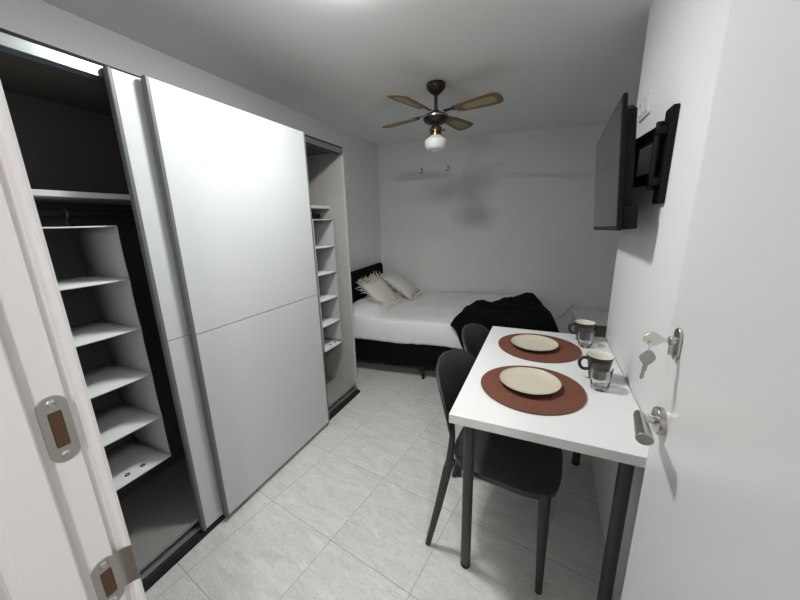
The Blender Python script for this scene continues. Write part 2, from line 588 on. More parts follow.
for y0, y1 in ((WY0 + .020, 1.13), (1.15, WY1 - .020)):
    s = wb('shelf', WB + .008, -1.50, y0, y1, 1.492, 1.511, M_inner)
    wb('shelf_edge', -1.50, -1.498, y0, y1, 1.492, 1.511, M_melam, s)
for y0, y1 in ((WY0 + .020, 1.13), (1.15, WY1 - .020)):
    bm = bmesh.new()
    tube(bm, [V(-1.60 + 1.6, y0 - 1.14, 1.442), V(-1.60 + 1.6, y1 - 1.14, 1.442)], .012, 16, flat=1.3)
    obj('hanging_rail', bm, M_plinth, W, smooth=True)
# tracks
bm = bmesh.new()
def bxw(x0, x1, y0, y1, z0, z1):
    bx(bm, x0 + 1.6, x1 + 1.6, y0 - 1.14, y1 - 1.14, z0, z1)
bxw(-1.400, -1.352, WY0 + .0, WY1 - .021, 1.868, 1.878)
bxw(-1.354, -1.351, WY0 + .0, WY1 - .021, 1.862, 1.899)
bxw(-1.376, -1.373, WY0 + .0, WY1 - .021, 1.856, 1.870)
bxw(-1.400, -1.397, WY0 + .0, WY1 - .021, 1.856, 1.870)
obj('top_track', bm, M_alub, W)
wb('top_shadow_strip', -1.352, -1.349, WY0, WY1 - .021, 1.894, 1.903, M_plinth, bevel=0)  # dark strip standing in for the shadow line above the top track
bm = bmesh.new()
for x0, x1, z0, z1 in ((-1.382, -1.345, .030, .036), (-1.382, -1.379, .036, .048), (-1.366, -1.363, .036, .046), (-1.348, -1.345, .020, .046)):
    bxw(x0, x1, WY0 + .0, WY1 - .021, z0, z1)
obj('bottom_track', bm, M_alub, W)
wb('track_base', -1.395, -1.322, WY0, WY1 - .021, .0, .019, M_plinth)

def slide_door(x0, x1, y0, y1, z0, z1, name='sliding_door'):
    zm = .946
    bm = bmesh.new()
    bx(bm, x0 + 1.6, x1 + 1.6, y0 - 1.14 + .0125, y1 - 1.14 - .010, zm + .0018, z1)
    bx(bm, x0 + 1.6, x1 + 1.6, y0 - 1.14 + .0125, y1 - 1.14 - .010, z0, zm - .0018)
    bx(bm, x0 + 1.603, x1 + 1.592, y0 - 1.14 + .0125, y1 - 1.14 - .010, zm - .003, zm + .003)
    d = obj(name, bm, M_melam, W, bevel=.0008)
    for a, b in ((y0, y0 + .0145), (y1 - .010, y1)):
        e = wb('edge_profile', x0 - .004, x1 + .0035, a, b, z0 - .003, z1 + .003, M_alu, d, bevel=.004)
        e['label'] = 'grey aluminium edge profile'
    return d
slide_door(-1.345, -1.327, 0.695, 1.585, .028, 1.889)
d2 = slide_door(-1.312, -1.292, 0.786, 1.606, .030, 1.889)

# hanging fabric organisers
def organiser(x0, x1, y0, y1, ztop, zbot, n, label, sway, back=True):
    r = empty('hanging_organizer', ((x0 + x1) / 2, (y0 + y1) / 2, zbot), label, 'hanging organizer', group='hanging fabric organizers in the wardrobe')
    hx, hy, hz = (x1 - x0) / 2, (y1 - y0) / 2, ztop - zbot
    th = .003
    for s in (-1, 1):
        bm = bmesh.new()
        def f(u, v, s=s):
            z = hz * v
            ph = (v * n) % 1
            pinch = .002 * math.sin(ph * PI)
            return V(-hx + 2 * hx * u, s * (hy - pinch) + sway * (1 - v), z)
        grid(bm, 3, 6 * n + 1, f)
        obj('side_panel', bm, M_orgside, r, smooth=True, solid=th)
    if back:
        bm = bmesh.new()
        grid(bm, 2, 2, lambda u, v: V(-hx, (-hy + 2 * hy * u) + sway * (1 - v), hz * v))
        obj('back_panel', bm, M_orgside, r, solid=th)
    for k in range(n + 1):
        z = hz * k / n
        sag = .003 if 0 < k < n else .002
        bm = bmesh.new()
        def f(u, v):
            w = 1 - (2 * v - 1) ** 2
            return V(-hx + 2 * hx * u, (-hy + 2 * hy * v) * .995 + sway * (1 - k / n), z - sag * w * u)
        grid(bm, 4, 9, f)
        s = obj('shelf' if k < n else 'top_panel', bm, M_orgfab, r, smooth=True, solid=.005)
        if k == 0:
            for yy in (.02, .075):
                bm = bmesh.new()
                tube(bm, [V(hx - .045 + .007 * math.cos(a), yy + .007 * math.sin(a) + sway, .0045) for a in [2 * PI * q / 14 for q in range(14)]], .0022, 6, closed=True)
                obj('eyelet', bm, M_orghole, s, smooth=True)
    for yy in (-hy * .6, hy * .6):
        bm = bmesh.new()
        pts = [V(-.02, yy, hz)] + [V(-.032 + .020 * math.cos(a) - (x0 + x1) / 2 * 0, yy, hz + .045 + .020 * math.sin(a)) for a in [math.radians(q) for q in range(-80, 200, 20)]]
        tube(bm, pts, .0022, 8, flat=2.5)
        obj('hook_strap', bm, M_leggrey, r, smooth=True)
    return r
organiser(-1.715, -1.420, .350, .672, 1.392, .416, 5, 'wide white fabric hanging organizer with five shelves, in the wardrobe beside the door jamb', .008, False)
organiser(-1.715, -1.420, 1.775, 2.000, 1.411, .463, 5, 'narrow white fabric hanging organizer with five shelves, in the wardrobe end next the bed', .006)

# ------------------------------------------------------------------ bed
BR = math.atan(.098)
BO = V(-1.668, 2.368, 0)
BL, BW = 1.78, 1.192
bed = empty('bed', BO, 'low black upholstered bed with short legs and rounded headboard along the far wall', 'bed', BR)
box('base', 0, BL, .005, BW, .135, .350, M_bedfab, bed, bevel=.012)
bm = bmesh.new()
hbp = []
for k in range(9):
    a = math.radians(90 * k / 8)
    hbp.append((.002 + .055 - .055 * math.cos(a), .915 - .055 + .055 * math.sin(a)))
hbp = [(0.0, .12)] + hbp + [(BW - .10 - x, z) for x, z in hbp[::-1]] + [(BW - .10, .12)]
Mh = Matrix(((0, 0, 1, -.046), (1, 0, 0, .02), (0, 1, 0, 0), (0, 0, 0, 1)))
prism(bm, hbp, 0, .044, Mh)
obj('headboard', bm, M_bedfab, bed, bevel=.014, bseg=3, smooth=True)
for sx, ty in ((.05, .06), (.05, BW - .06), (BL / 2 - .125, .045), (BL / 2 - .1, BW - .06), (BL - .06, .06), (BL - .06, BW - .06)):
    bm = bmesh.new()
    tube(bm, [V(sx, ty, 0), V(sx, ty, .14)], [.014, .018], 16)
    obj('leg', bm, M_black, bed, smooth=True)

mt = empty('mattress', BO + V(0, 0, 0), 'white mattress on the black bed base', 'mattress', BR)
bm = bmesh.new()
bx(bm, .008, BL - .012, .012, BW - .004, .351, .528)
obj('core', bm, M_sheet, mt, bevel=.03, bseg=4, smooth=True)

def hump(s, t):
    """the sleeping pillow under the spread at the head end"""
    a = max(0., 1 - ((s - .15) / .20) ** 2)
    b = max(0., 1 - (abs(t - .60) / .66) ** 4)
    return .092 * a ** .6 * b
sp = empty('bedspread', BO, 'rumpled white cotton spread covering the bed and hanging down its front side', 'bedspread', BR)
bm = bmesh.new()
def fsp(u, v):
    s = .004 + (BL - .006) * u
    drop = .19
    L = drop + BW - .006
    d = v * L
    wr = .010 * mnoise.noise(V(s * 9, d * 5, 1)) + .007 * mnoise.noise(V(s * 22, d * 9, 3))
    if d < drop:
        z = .350 + .006 * math.sin(s * 9) * (1 - d / drop) + d * (.545 - .350) / drop
        k = d / drop
        t = .0 - .010 * math.sin(k * PI) - .010 + .02 * max(0, k - .8)
        t += .010 * mnoise.noise(V(s * 14, d * 3, 7)) * (1 - k) - .02 * math.exp(-((s - .12) / .14) ** 2) * (1 - k * .4)
        h = hump(s, .02) * k
        return V(s, t - abs(wr) * .5, z + h)
    t = d - drop
    e = min(1, t / .035)
    z = .545 + .008 * math.sin(e * PI / 2)
    return V(s, t, z + hump(s, t) + wr)
grid(bm, 110, 90, fsp)
obj('cloth', bm, M_sheet, sp, smooth=True, solid=.005, angle=0)

# fringed cushions leaning at the head
def cushion(loc, rot, w, h, label):
    r = empty('fringed_cushion', loc, label, 'cushion', group='fringed cushions on the bed')
    r.rotation_euler = rot
    Mr = Euler(rot).to_matrix()
    Lc = Vector(loc)
    cb, sb = math.cos(BR), math.sin(BR)
    def rest(q, lift):
        """keep a point above the bedspread it lies on"""
        p = Lc + Mr @ q
        d = p - BO
        zmin = .566 + lift + hump(d.x * cb + d.y * sb, -d.x * sb + d.y * cb)
        if p.z < zmin:
            p.z = zmin
            return Mr.transposed() @ (p - Lc)
        return q
    bm = bmesh.new()
    for sd in (-1, 1):
        def f(u, v, sd=sd):
            x, y = 2 * u - 1, 2 * v - 1
            p = (1 - abs(x) ** 2.6) * (1 - abs(y) ** 2.6)
            k = 1 - .07 * (1 - abs(x) ** 2) * abs(y) - 0
            k2 = 1 - .07 * (1 - abs(y) ** 2) * abs(x)
            z = sd * .062 * max(0, p) ** .55 + .006 * mnoise.noise(V(x * 2.4, y * 2.4, sd * 3 + w * 31)) * p
            return rest(V(x * w / 2 * k2, y * h / 2 * k, z), .0)
        grid(bm, 26, 26, f)
    bmesh.ops.remove_doubles(bm, verts=bm.verts[:], dist=.0008)
    obj('cover', bm, M_pillow, r, smooth=True, angle=0)
    bm = bmesh.new()
    rg = random.Random(int(w * 1000 + loc[1] * 100))
    n = 50
    for side in range(4):
        for k in range(n):
            q = -1 + 2 * (k + .5) / n
            if side % 2 == 0:
                sg = 1 if side == 0 else -1
                p = V(sg * w / 2 * (1 - .07 * (1 - q * q)), q * h / 2, 0)
                d = V(sg, .25 * q + rg.uniform(-.35, .35), rg.uniform(-.35, .35))
            else:
                sg = 1 if side == 1 else -1
                p = V(q * w / 2, sg * h / 2 * (1 - .07 * (1 - q * q)), 0)
                d = V(.25 * q + rg.uniform(-.35, .35), sg, rg.uniform(-.35, .35))
            ln = rg.uniform(.034, .084)
            side_v = V(rg.uniform(-.5, .5), rg.uniform(-.5, .5), rg.uniform(-.5, .5))
            p1 = p + d * ln * .5 + side_v * .012
            p2 = p + d * ln + side_v * .03
            lf = rg.uniform(.003, .016)
            p, p1, p2 = rest(p, .004), rest(p1, lf), rest(p2, lf * .7)
            tube(bm, [p, p1, p2], [.0022, .0034, .0024], 4)
    fr = obj('fringe', bm, M_fringe, r)
    fr['kind'] = 'stuff'
    return r
cushion((-1.490, 2.850, .668), (math.radians(5), math.radians(49), math.radians(3)), .35, .36, 'cream cushion with shaggy fringe nearer the wardrobe, in front of the other cushion')
cushion((-1.455, 3.290, .680), (math.radians(3), math.radians(36), math.radians(9)), .40, .37, 'cream fringed cushion lying against the far wall, behind the other cushion')

# black throw heaped over the foot of the bed
th = empty('plush_throw', BO, 'black plush throw heaped over the foot end of the white bed', 'throw', BR)
bm = bmesh.new()
def gb(x, c, s):
    return math.exp(-((x - c) / s) ** 2)
def fth(u, v):
    q0, q1 = -.27, .86
    q = q0 + (q1 - q0) * v
    vv = max(0., min(1., q / .8))
    sl = 1.045 + .085 * vv + .05 * max(0, vv - .5) + .022 * mnoise.noise(V(q * 7, 2, 0)) - .02 * gb(q, .02, .05)
    sr = 1.815 - .10 * max(0, vv - .45) / .55
    sl += .42 * max(0., -q)
    s = sl + (sr - sl) * u
    # back outline steps towards the wall on the foot side
    far = .40 + .30 * min(1, max(0, (s - 1.15) / .45)) + .03 * mnoise.noise(V(s * 9, 5, 0))
    t = q if q < 0 else q * far / q1
    e = min(u, 1 - u) * 9
    e2 = (1 - v) * 7
    fade = (1 - math.exp(-e * 2.6)) * (1 - math.exp(-e2 * 1.6))
    zf = .572
    bump = .050 + .060 * gb(s, 1.10, .06) * gb(t, .16, .25) + .085 * gb(s, 1.22, .10) * gb(t, .34, .2) + .075 * gb(s, 1.42, .09) * gb(t, .42, .22) + .135 * gb(s, 1.62, .13) * gb(t, .52, .22) + .05 * gb(s, 1.7, .2) * gb(t, .15, .2)
    fold = .016 * mnoise.noise(V(s * 11, t * 7, 0)) + .010 * mnoise.noise(V(s * 24, t * 13, 4))
    z = zf + fade * (bump + fold)
    if q < 0:
        k = -q
        tt = -.042 - .018 * math.sin(min(1, k / .05) * PI / 2) - .012 * mnoise.noise(V(s * 13, k * 3, 9)) - .01
        zz = z - k + .02 * mnoise.noise(V(s * 6, 1, 1))
        return V(s, tt, max(.24, zz))
    r = .05
    if t < r:
        a = t / r
        z -= .05 * (1 - a) ** 2 * .6
        t = -.05 + (r + .05) * a
    return V(s, t, z)
grid(bm, 84, 90, fth)
obj('fabric', bm, M_throw, th, smooth=True, solid=.014, angle=0)

# ------------------------------------------------------------------ table
TZ = .752
T = empty('dining_table', (.034, 1.43, 0), 'white rectangular table with dark grey round legs pushed against the white wall', 'table')
tx0, tx1, ty0, ty1 = -.250, .334, .930, 1.930
ty1 = 1.924
box('tabletop', tx0 - .034, tx1 - .034, ty0 - 1.43, ty1 - 1.43, TZ - .033, TZ, M_tabtop, T, bevel=.0015)
for lx, ly in ((tx0 + .050, ty0 + .105), (tx1 - .058, ty0 + .090), (tx0 + .070, ty1 - .085), (tx1 - .075, ty1 - .085)):
    bm = bmesh.new()
    tube(bm, [V(lx - .034, ly - 1.43, .014), V(lx - .034, ly - 1.43, TZ - .036)], .0198, 28)
    l = obj('leg', bm, M_leggrey, T, smooth=True)
    bm = bmesh.new()
    lathe(bm, [(0, 0), (.0185, 0), (.0205, .004), (.0205, .016), (0, .016)], 28, Matrix.Translation((lx - .034, ly - 1.43, 0)))
    obj('foot', bm, M_rubber, l, smooth=True)
    bm = bmesh.new()
    prism(bm, rrect(.085, .085, .012), TZ - .038, TZ - .033, Matrix.Translation((lx - .034, ly - 1.43, 0)))
    obj('mounting_plate', bm, M_leggrey, l)

# ------------------------------------------------------------------ chairs
def make_chair(label):
    c = empty('dining_chair', (0, 0, 0), label, 'chair', group='anthracite plastic chairs at the table')
    # local x forward, y sideways; a rounded, slightly dished seat
    bm = bmesh.new()
    def seat_out(a):
        ca, sa = math.cos(a), math.sin(a)
        p = 3.4
        r = (abs(ca / (.216 if ca > 0 else .205)) ** p + abs(sa / .208) ** p) ** (-1 / p)
        return r * ca, r * sa * (1 - .07 * (-ca))
    nr, na = 9, 56
    for layer in (0, 1):
        rings = []
        for i in range(nr + 1):
            k = i / nr
            ring = []
            for j in range(na):
                x, y = seat_out(2 * PI * j / na)
                x *= k; y *= k
                z = .447 + .010 * k ** 3 - .018 * max(0, x / .2) ** 3 * k - .006
                z -= (.012 * k ** 12)
                if layer:
                    z -= .011 + .014 * k ** 8
                    x *= .985; y *= .985
                ring.append(bm.verts.new((x, y, z)) if i else None)
            if i == 0:
                cv = bm.verts.new((0, 0, .441 - (.011 if layer else 0)))
                rings.append([cv] * na)
            else:
                rings.append(ring)
        for i in range(nr):
            for j in range(na):
                j2 = (j + 1) % na
                if i == 0:
                    bm.faces.new([rings[0][0], rings[1][j], rings[1][j2]])
                else:
                    bm.faces.new([rings[i][j], rings[i][j2], rings[i + 1][j2], rings[i + 1][j]])
        if layer == 0:
            top = rings[nr]
        else:
            for j in range(na):
                j2 = (j + 1) % na
                bm.faces.new([top[j], top[j2], rings[nr][j2], rings[nr][j]])
    obj('seat', bm, M_chair, c, smooth=True, angle=50)
    # oval back shell, curved around the sitter
    zb0, zb1 = .515, .806
    bm = bmesh.new()
    def hw(v):
        z = v
        if z < .56:
            return .152 + .074 * math.sin(min(1, z / .56) * PI / 2)
        return .226 * max(0.0, 1 - ((z - .56) / .44) ** 2.3) ** (1 / 2.3)
    def fb(u, v):
        q = 2 * u - 1
        y = q * hw(min(v, .9985))
        z = zb0 + (zb1 - zb0) * v + .020 * (1 - v) * (1 - abs(q) ** 3)
        x = -.222 - .070 * v + .055 * (y / .2) ** 2
        return V(x, y, z)
    grid(bm, 33, 26, fb)
    bmesh.ops.remove_doubles(bm, verts=bm.verts[:], dist=.0004)
    obj('backrest', bm, M_chair, c, smooth=True, solid=.012, angle=0)
    for s in (-1, 1):
        bm = bmesh.new()                      # strut from the back shell to the seat corner
        pts = [V(-.198, s * .165, .630), V(-.190, s * .157, .580), V(-.186, s * .164, .535), V(-.186, s * .174, .495), V(-.186, s * .190, .445), V(-.188, s * .194, .41)]
        tube(bm, pts, [.008, .012, .0125, .0135, .0165, .015], 14, flat=.75)
        obj('back_strut', bm, M_chair, c, smooth=True)
        bm = bmesh.new()
        tube(bm, [V(-.180, s * .190, .452), V(-.195, s * .193, .40), V(-.232, s * .203, .20), V(-.272, s * .218, .004)], [.019, .0185, .0155, .012], 16, flat=.8)
        obj('leg', bm, M_chair, c, smooth=True)
        bm = bmesh.new()
        tube(bm, [V(.164, s * .178, .436), V(.166, s * .181, .39), V(.171, s * .193, .20), V(.176, s * .204, .004)], [.023, .0205, .0165, .012], 16, flat=.8)
        obj('leg', bm, M_chair, c, smooth=True)
    return c
ch = make_chair('anthracite plastic chair tucked in beside the nearer plate, its legs and seat in view')
ch.location = (-.084, 1.254, 0)
ch.rotation_euler = (0, 0, math.radians(-4))
ch2 = copy_tree(ch)
ch2['label'] = 'anthracite plastic chair beside the far plate, only its rounded back showing beyond the table edge'
ch2.location = (-.078, 1.674, 0)
ch2.rotation_euler = (0, 0, math.radians(-4))

# ------------------------------------------------------------------ on the table
def placemat(x, y, r, label, seed, lift):
    bm = bmesh.new()
    nr, na = 12, 72
    def z(a, k):
        return TZ + .0015 + lift * .5 * (1 + math.sin(a * 2 + seed)) * k ** 6
    for layer, dz in ((0, .0035), (1, 0)):
        rows = []
        for i in range(1, nr + 1):
            k = i / nr
            rows.append([bm.verts.new((r * k * (1 + .012 * math.sin(2 * t + seed)) * math.cos(t), r * k * math.sin(t), z(t, k) + dz - TZ)) for t in [2 * PI * j / na for j in range(na)]])
        cv = bm.verts.new((0, 0, .0015 + dz))
        for j in range(na):
            bm.faces.new([cv, rows[0][j], rows[0][(j + 1) % na]])
        for a, b in zip(rows, rows[1:]):
            for j in range(na):
                bm.faces.new([a[j], a[(j + 1) % na], b[(j + 1) % na], b[j]])
        if layer == 0:
            top = rows[-1]
        else:
            for j in range(na):
                bm.faces.new([top[j], top[(j + 1) % na], rows[-1][(j + 1) % na], rows[-1][j]])
    o = obj('placemat', bm, M_mat, smooth=True, angle=50)
    o.location = (x, y, TZ)
    return tag(o, label, 'placemat', 'round terracotta placemats')
placemat(-.006, 1.214, .185, 'round terracotta woven placemat under the plate closest to the table front edge', .4, .004)
placemat(.010, 1.655, .190, 'round terracotta woven placemat at the far table end, under the farther plate', 2.2, .003)

def plate(x, y, label):
    p = empty('dinner_plate', (x, y, TZ + .0055), label, 'plate', group='cream dinner plates')
    bm = bmesh.new()
    lathe(bm, [(0, .0065), (.070, .0065), (.082, .0085), (.096, .0145), (.108, .0205), (.1095, .0222), (.1085, .0226)][::-1] + [], 64)
    lathe(bm, [(.1085, .0226), (.1105, .0218), (.1095, .0196), (.100, .0130)], 64)
    bmesh.ops.remove_doubles(bm, verts=bm.verts[:], dist=.0002)
    obj('face', bm, M_plate, p, smooth=True, angle=60)
    bm = bmesh.new()
    lathe(bm, [(.100, .0130), (.084, .0050), (.070, .0026), (.062, .0002), (.055, .0002), (.054, .002), (0, .002)], 64)
    obj('underside', bm, M_plateu, p, smooth=True, angle=60)
    return p
plate(-.013, 1.226, 'round cream plate closest to the table front edge, on the nearer placemat')
plate(-.010, 1.650, 'round cream plate at the far table end, on the farther placemat')

def mug(x, y, rz, label):
    m = empty('mug', (x, y, TZ), label, 'mug', rz, 'dark olive mugs with cream insides')
    bm = bmesh.new()
    lathe(bm, [(0, .001), (.028, .001), (.0305, .003), (.0335, .020), (.0385, .055), (.0440, .086), (.0475, .0985), (.0480, .1005), (.0470, .1012)], 48)
    obj('body', bm, M_mug, m, smooth=True, angle=60)
    bm = bmesh.new()
    lathe(bm, [(.0471, .1012), (.0452, .0990), (.0415, .086), (.036, .055), (.031, .022), (.026, .008), (0, .007)], 48)
    obj('lining', bm, M_mugin, m, smooth=True, angle=60)
    bm = bmesh.new()
    pts = [V(-.0425, 0, .086), V(-.053, 0, .0885), V(-.064, 0, .085), V(-.071, 0, .074), V(-.071, 0, .060), V(-.064, 0, .047), V(-.052, 0, .040), V(-.036, 0, .042)]
    sm = []
    for i in range(len(pts) - 1):
        p0, p1, p2, p3 = pts[max(i - 1, 0)], pts[i], pts[i + 1], pts[min(i + 2, len(pts) - 1)]
        for k in range(4):
            t = k / 4
            sm.append(.5 * ((2 * p1) + (-p0 + p2) * t + (2 * p0 - 5 * p1 + 4 * p2 - p3) * t * t + (-p0 + 3 * p1 - 3 * p2 + p3) * t ** 3))
    sm.append(pts[-1])
    tube(bm, sm, .0052, 10, flat=1.25)
    obj('handle', bm, M_mug, m, smooth=True)
    return m
mug(.234, 1.386, math.radians(12), 'dark olive mug with cream inside, behind the tumbler next to the nearer plate')
mug(.224, 1.834, math.radians(8), 'dark olive mug with cream inside at the far table end by the wall corner')

def tumbler(x, y, label):
    bm = bmesh.new()
    lathe(bm, [(0, .0004), (.027, .0004), (.0295, .002), (.0305, .010), (.0335, .045), (.0365, .084), (.0370, .0858), (.0360, .0862), (.0353, .0850), (.0320, .045), (.0285, .018), (.026, .0135), (0, .0125)], 48)
    o = obj('tumbler', bm, M_glass, smooth=True, angle=60)
    o.location = (x, y, TZ)
    return tag(o, label, 'glass', 'clear glass tumblers')
tumbler(.230, 1.300, 'clear glass tumbler in front of the mug next to the nearer plate')
tumbler(.224, 1.748, 'clear glass tumbler in front of the mug at the far table end')

# ------------------------------------------------------------------ television and its wall bracket
TC = V(.2135, 1.673, 1.38 + .156)
tv = empty('television', TC, 'flat black television held out from the white wall, its screen tilted a little down', 'television')
yaw, tilt, roll = math.radians(1.1), math.radians(4.0), math.radians(-1.5)
# local: x along width (far), y up, z screen normal
Wv = V(math.sin(yaw), math.cos(yaw), 0); Nv = V(-math.cos(yaw), math.sin(yaw), 0)
Uv = V(0, 0, 1) * math.cos(tilt) + Nv * math.sin(tilt)
Wr = Wv * math.cos(roll) + Uv * math.sin(roll); Ur = Uv * math.cos(roll) - Wv * math.sin(roll)
Nr = Wr.cross(Ur)
if Nr.dot(Nv) < 0:
    Nr = -Nr
MT = Matrix(((Wr.x, Ur.x, Nr.x, 0), (Wr.y, Ur.y, Nr.y, 0), (Wr.z, Ur.z, Nr.z, 0), (0, 0, 0, 1)))
TW, TH = .722, .424
bm = bmesh.new()
bx(bm, -TW / 2, TW / 2, -TH / 2, TH / 2, -.014, 0, MT)
tvb = obj('bezel', bm, M_tvb, tv, bevel=.003)
bm = bmesh.new()
bx(bm, -TW / 2 + .009, TW / 2 - .009, -TH / 2 + .016, TH / 2 - .009, .0, .0008, MT)
obj('screen', bm, M_tvs, tv)
bm = bmesh.new()
prism(bm, [(-TW / 2 + .03, -TH / 2 + .07), (TW / 2 - .03, -TH / 2 + .07), (TW / 2 - .03, TH / 2 - .04), (TW / 2 - .09, TH / 2 - .015), (-TW / 2 + .09, TH / 2 - .015), (-TW / 2 + .03, TH / 2 - .04)], -.046, -.013, MT)
bx(bm, -TW / 2 + .004, TW / 2 - .004, -TH / 2 + .002, -TH / 2 + .080, -.058, -.013, MT)
obj('rear_housing', bm, M_tvb, tv, bevel=.006)

mb = empty('wall_bracket', (XR, 1.36, 1.38 + .18), 'black swivel bracket bolted to the white wall behind the television', 'tv bracket')
def mbx(x0, x1, y0, y1, z0, z1, name, bevel=.002):
    return box(name, x0 - XR, x1 - XR, y0 - 1.36, y1 - 1.36, z0 - 1.56, z1 - 1.56, M_mount, mb, bevel=bevel)
mbx(XR - .018, XR, 1.300, 1.372, 1.418, 1.702, 'wall_plate', .004)
bm = bmesh.new()
for z0, z1 in ((1.625, 1.650), (1.475, 1.500)):
    bx(bm, -.046, -.016, -.046, -.006, z0 - 1.56, z1 - 1.56)
tube(bm, [V(-.036, -.026, 1.462 - 1.56), V(-.036, -.026, 1.664 - 1.56)], .010, 16)
obj('pivot', bm, M_mount, mb, bevel=.002, smooth=True)
bm = bmesh.new()
A = V(-.036, -.026, 0); B = V(-.066, .250, 0)
d = (B - A).normalized(); nn = V(-d.y, d.x, 0)
Ma = Matrix(((d.x, nn.x, 0, A.x), (d.y, nn.y, 0, A.y), (0, 0, 1, 0), (0, 0, 0, 1)))
ln = (B - A).length
bx(bm, 0, ln, -.011, .011, .055, .090, Ma)
bx(bm, 0, ln, -.011, .011, -.080, -.045, Ma)
bx(bm, ln * .62, ln, -.010, .010, -.075, .085, Ma)
obj('arm', bm, M_mount, mb, bevel=.002)
bm = bmesh.new()
tube(bm, [V(B.x, B.y, -.095), V(B.x, B.y, .10)], .013, 16)
bx(bm, B.x - .012, B.x + .010, B.y - .10, B.y + .16, -.055, .055)
for yy in (-.09, .15):
    bx(bm, B.x - .012, B.x - .002, B.y + yy - .014, B.y + yy + .014, -.13, .13)
obj('head_plate', bm, M_mount, mb, bevel=.002, smooth=True)

# ------------------------------------------------------------------ wall fittings
sw = empty('double_socket_plate', (XR, 1.735, 1.38 + .430), 'white double switch and socket plate on the wall above the television', 'wall plate')
bm = bmesh.new()
Msw = Matrix(((0, 0, -1, 0), (1, 0, 0, 0), (0, 1, 0, 0), (0, 0, 0, 1)))
prism(bm, rrect(.152, .082, .008), 0, .009, Msw)
obj('frame', bm, M_swi, sw, bevel=.002)
bm = bmesh.new()
prism(bm, rrect(.056, .056, .004), .009, .0125, Msw @ Matrix.Translation((-.036, 0, 0)))
obj('rocker', bm, M_swi, sw, bevel=.002)
bm = bmesh.new()
lathe(bm, [(.026, .009), (.026, .013), (.020, .013), (.019, .0095), (0, .0095)], 32, Msw @ Matrix.Translation((.036, 0, 0)))
obj('socket', bm, M_swi, sw, smooth=True)
# wall directions of the slanted back wall
bd = V(1, BS, 0).normalized()
bn = V(BS, -1, 0).normalized()
def on_back(x, z):
    return V(x, by(x), z)
Mb0 = Matrix(((bd.x, 0, bn.x, 0), (bd.y, 0, bn.y, 0), (0, 1, 0, 0), (0, 0, 0, 1)))
so = empty('wall_socket', on_back(.365, .478), 'small white power socket on the far wall above the low side table', 'socket')
bm = bmesh.new()
prism(bm, rrect(.082, .082, .010), 0, .008, Mb0)
obj('frame', bm, M_swi, so, bevel=.002)
bm = bmesh.new()
lathe(bm, [(.030, .008), (.030, .0105), (.021, .0105), (.020, .0085), (0, .0085)], 32, Mb0)
obj('socket_well', bm, M_swi, so, smooth=True)
for q in (-.0095, .0095):
    bm = bmesh.new()
    lathe(bm, [(.003, .0088), (0, .0089)], 12, Mb0 @ Matrix.Translation((q, 0, 0)))
    obj('pin_hole', bm, M_rubber, so)
def hook(x, z, sgn, label):
    o = empty('wall_hook', on_back(x, z), label, 'hook', group='dark hooks on the far wall')
    bm = bmesh.new()
    lathe(bm, [(0, 0), (.009, 0), (.009, .002), (0, .003)], 16, Mb0)
    obj('rosette', bm, M_hook, o, smooth=True)
    bm = bmesh.new()
    pts = [Mb0 @ V(0, 0, .001), Mb0 @ V(0, 0, .012)] + [Mb0 @ V(sgn * .016 * math.sin(a), -.020 + .022 * math.cos(a), .014) for a in [math.radians(q) for q in range(0, 250, 22)]]
    tube(bm, pts, .0034, 8)
    obj('hook', bm, M_hook, o, smooth=True)
    return o
hook(-1.325, 1.955, 1, 'small dark hook on the far wall, the one nearer the wardrobe')
hook(-1.030, 1.962, 1, 'small dark hook on the far wall, the one farther from the wardrobe')

# low white side table in the nook beside the bed foot
ns = empty('side_table', (.60, 3.555, 0), 'low white side table standing in the nook past the wall corner', 'side table', BR * .4)
box('top', -.27, .27, -.235, .215, .405, .430, M_nst, ns, bevel=.003)
box('shelf', -.25, .25, -.21, .20, .10, .118, M_nst, ns, bevel=.002)
for sx in (-.245, .245):
    for sy in (-.21, .19):
        box('leg', sx - .018, sx + .018, sy - .018, sy + .018, 0, .405, M_nst, ns, bevel=.002)
box('dark_gap_fill', -.10, .225, -.20, .20, .22, .404, mat('brown_grey_fill', (.16, .14, .13), .5), ns, bevel=.002)  # brown-grey block filling the gap under the top

# thin cable on the wall from the socket
bm = bmesh.new()
pts = []
for i in range(15):
    t = i / 14
    x = .34 - .26 * t
    pts.append(on_back(x, .468 - .16 * math.sin(t * PI * .62) - .03 * t) + bn * (.010 + .012 * math.sin(t * PI)))
tube(bm, pts, .0024, 8)
tag(obj('power_cable', bm, M_cable, smooth=True), 'thin grey cable sagging along the far wall below the power socket', 'cable')

# ------------------------------------------------------------------ ceiling fan with lamp
FX, FY = -.714, 2.235
fan = empty('ceiling_fan', (FX, FY, H), 'ceiling fan with four cane-inset wooden blades and a white glass lamp', 'ceiling fan')
bm = bmesh.new()
lathe(bm, [(0, 0), (.056, 0), (.062, -.008), (.061, -.026), (.048, -.044), (.028, -.060), (.018, -.068), (0, -.068)], 40)
obj('canopy', bm, M_fanb, fan, smooth=True, angle=50)
bm = bmesh.new()
tube(bm, [V(0, 0, -.06), V(0, 0, -.172)], .0115, 20)
lathe(bm, [(.020, -.158), (.024, -.164), (.024, -.172), (.02, -.178)], 24)
obj('downrod', bm, M_fanb, fan, smooth=True)
bm = bmesh.new()
lathe(bm, [(0, -.172), (.030, -.172), (.062, -.180), (.081, -.190), (.0835, -.196)], 48)
lathe(bm, [(.0835, -.204), (.081, -.216), (.068, -.230), (.045, -.240), (0, -.240)], 48)
obj('motor_housing', bm, M_fanb, fan, smooth=True, angle=50)
bm = bmesh.new()
lathe(bm, [(.0835, -.196), (.0850, -.1965), (.0850, -.2035), (.0835, -.204)], 48)
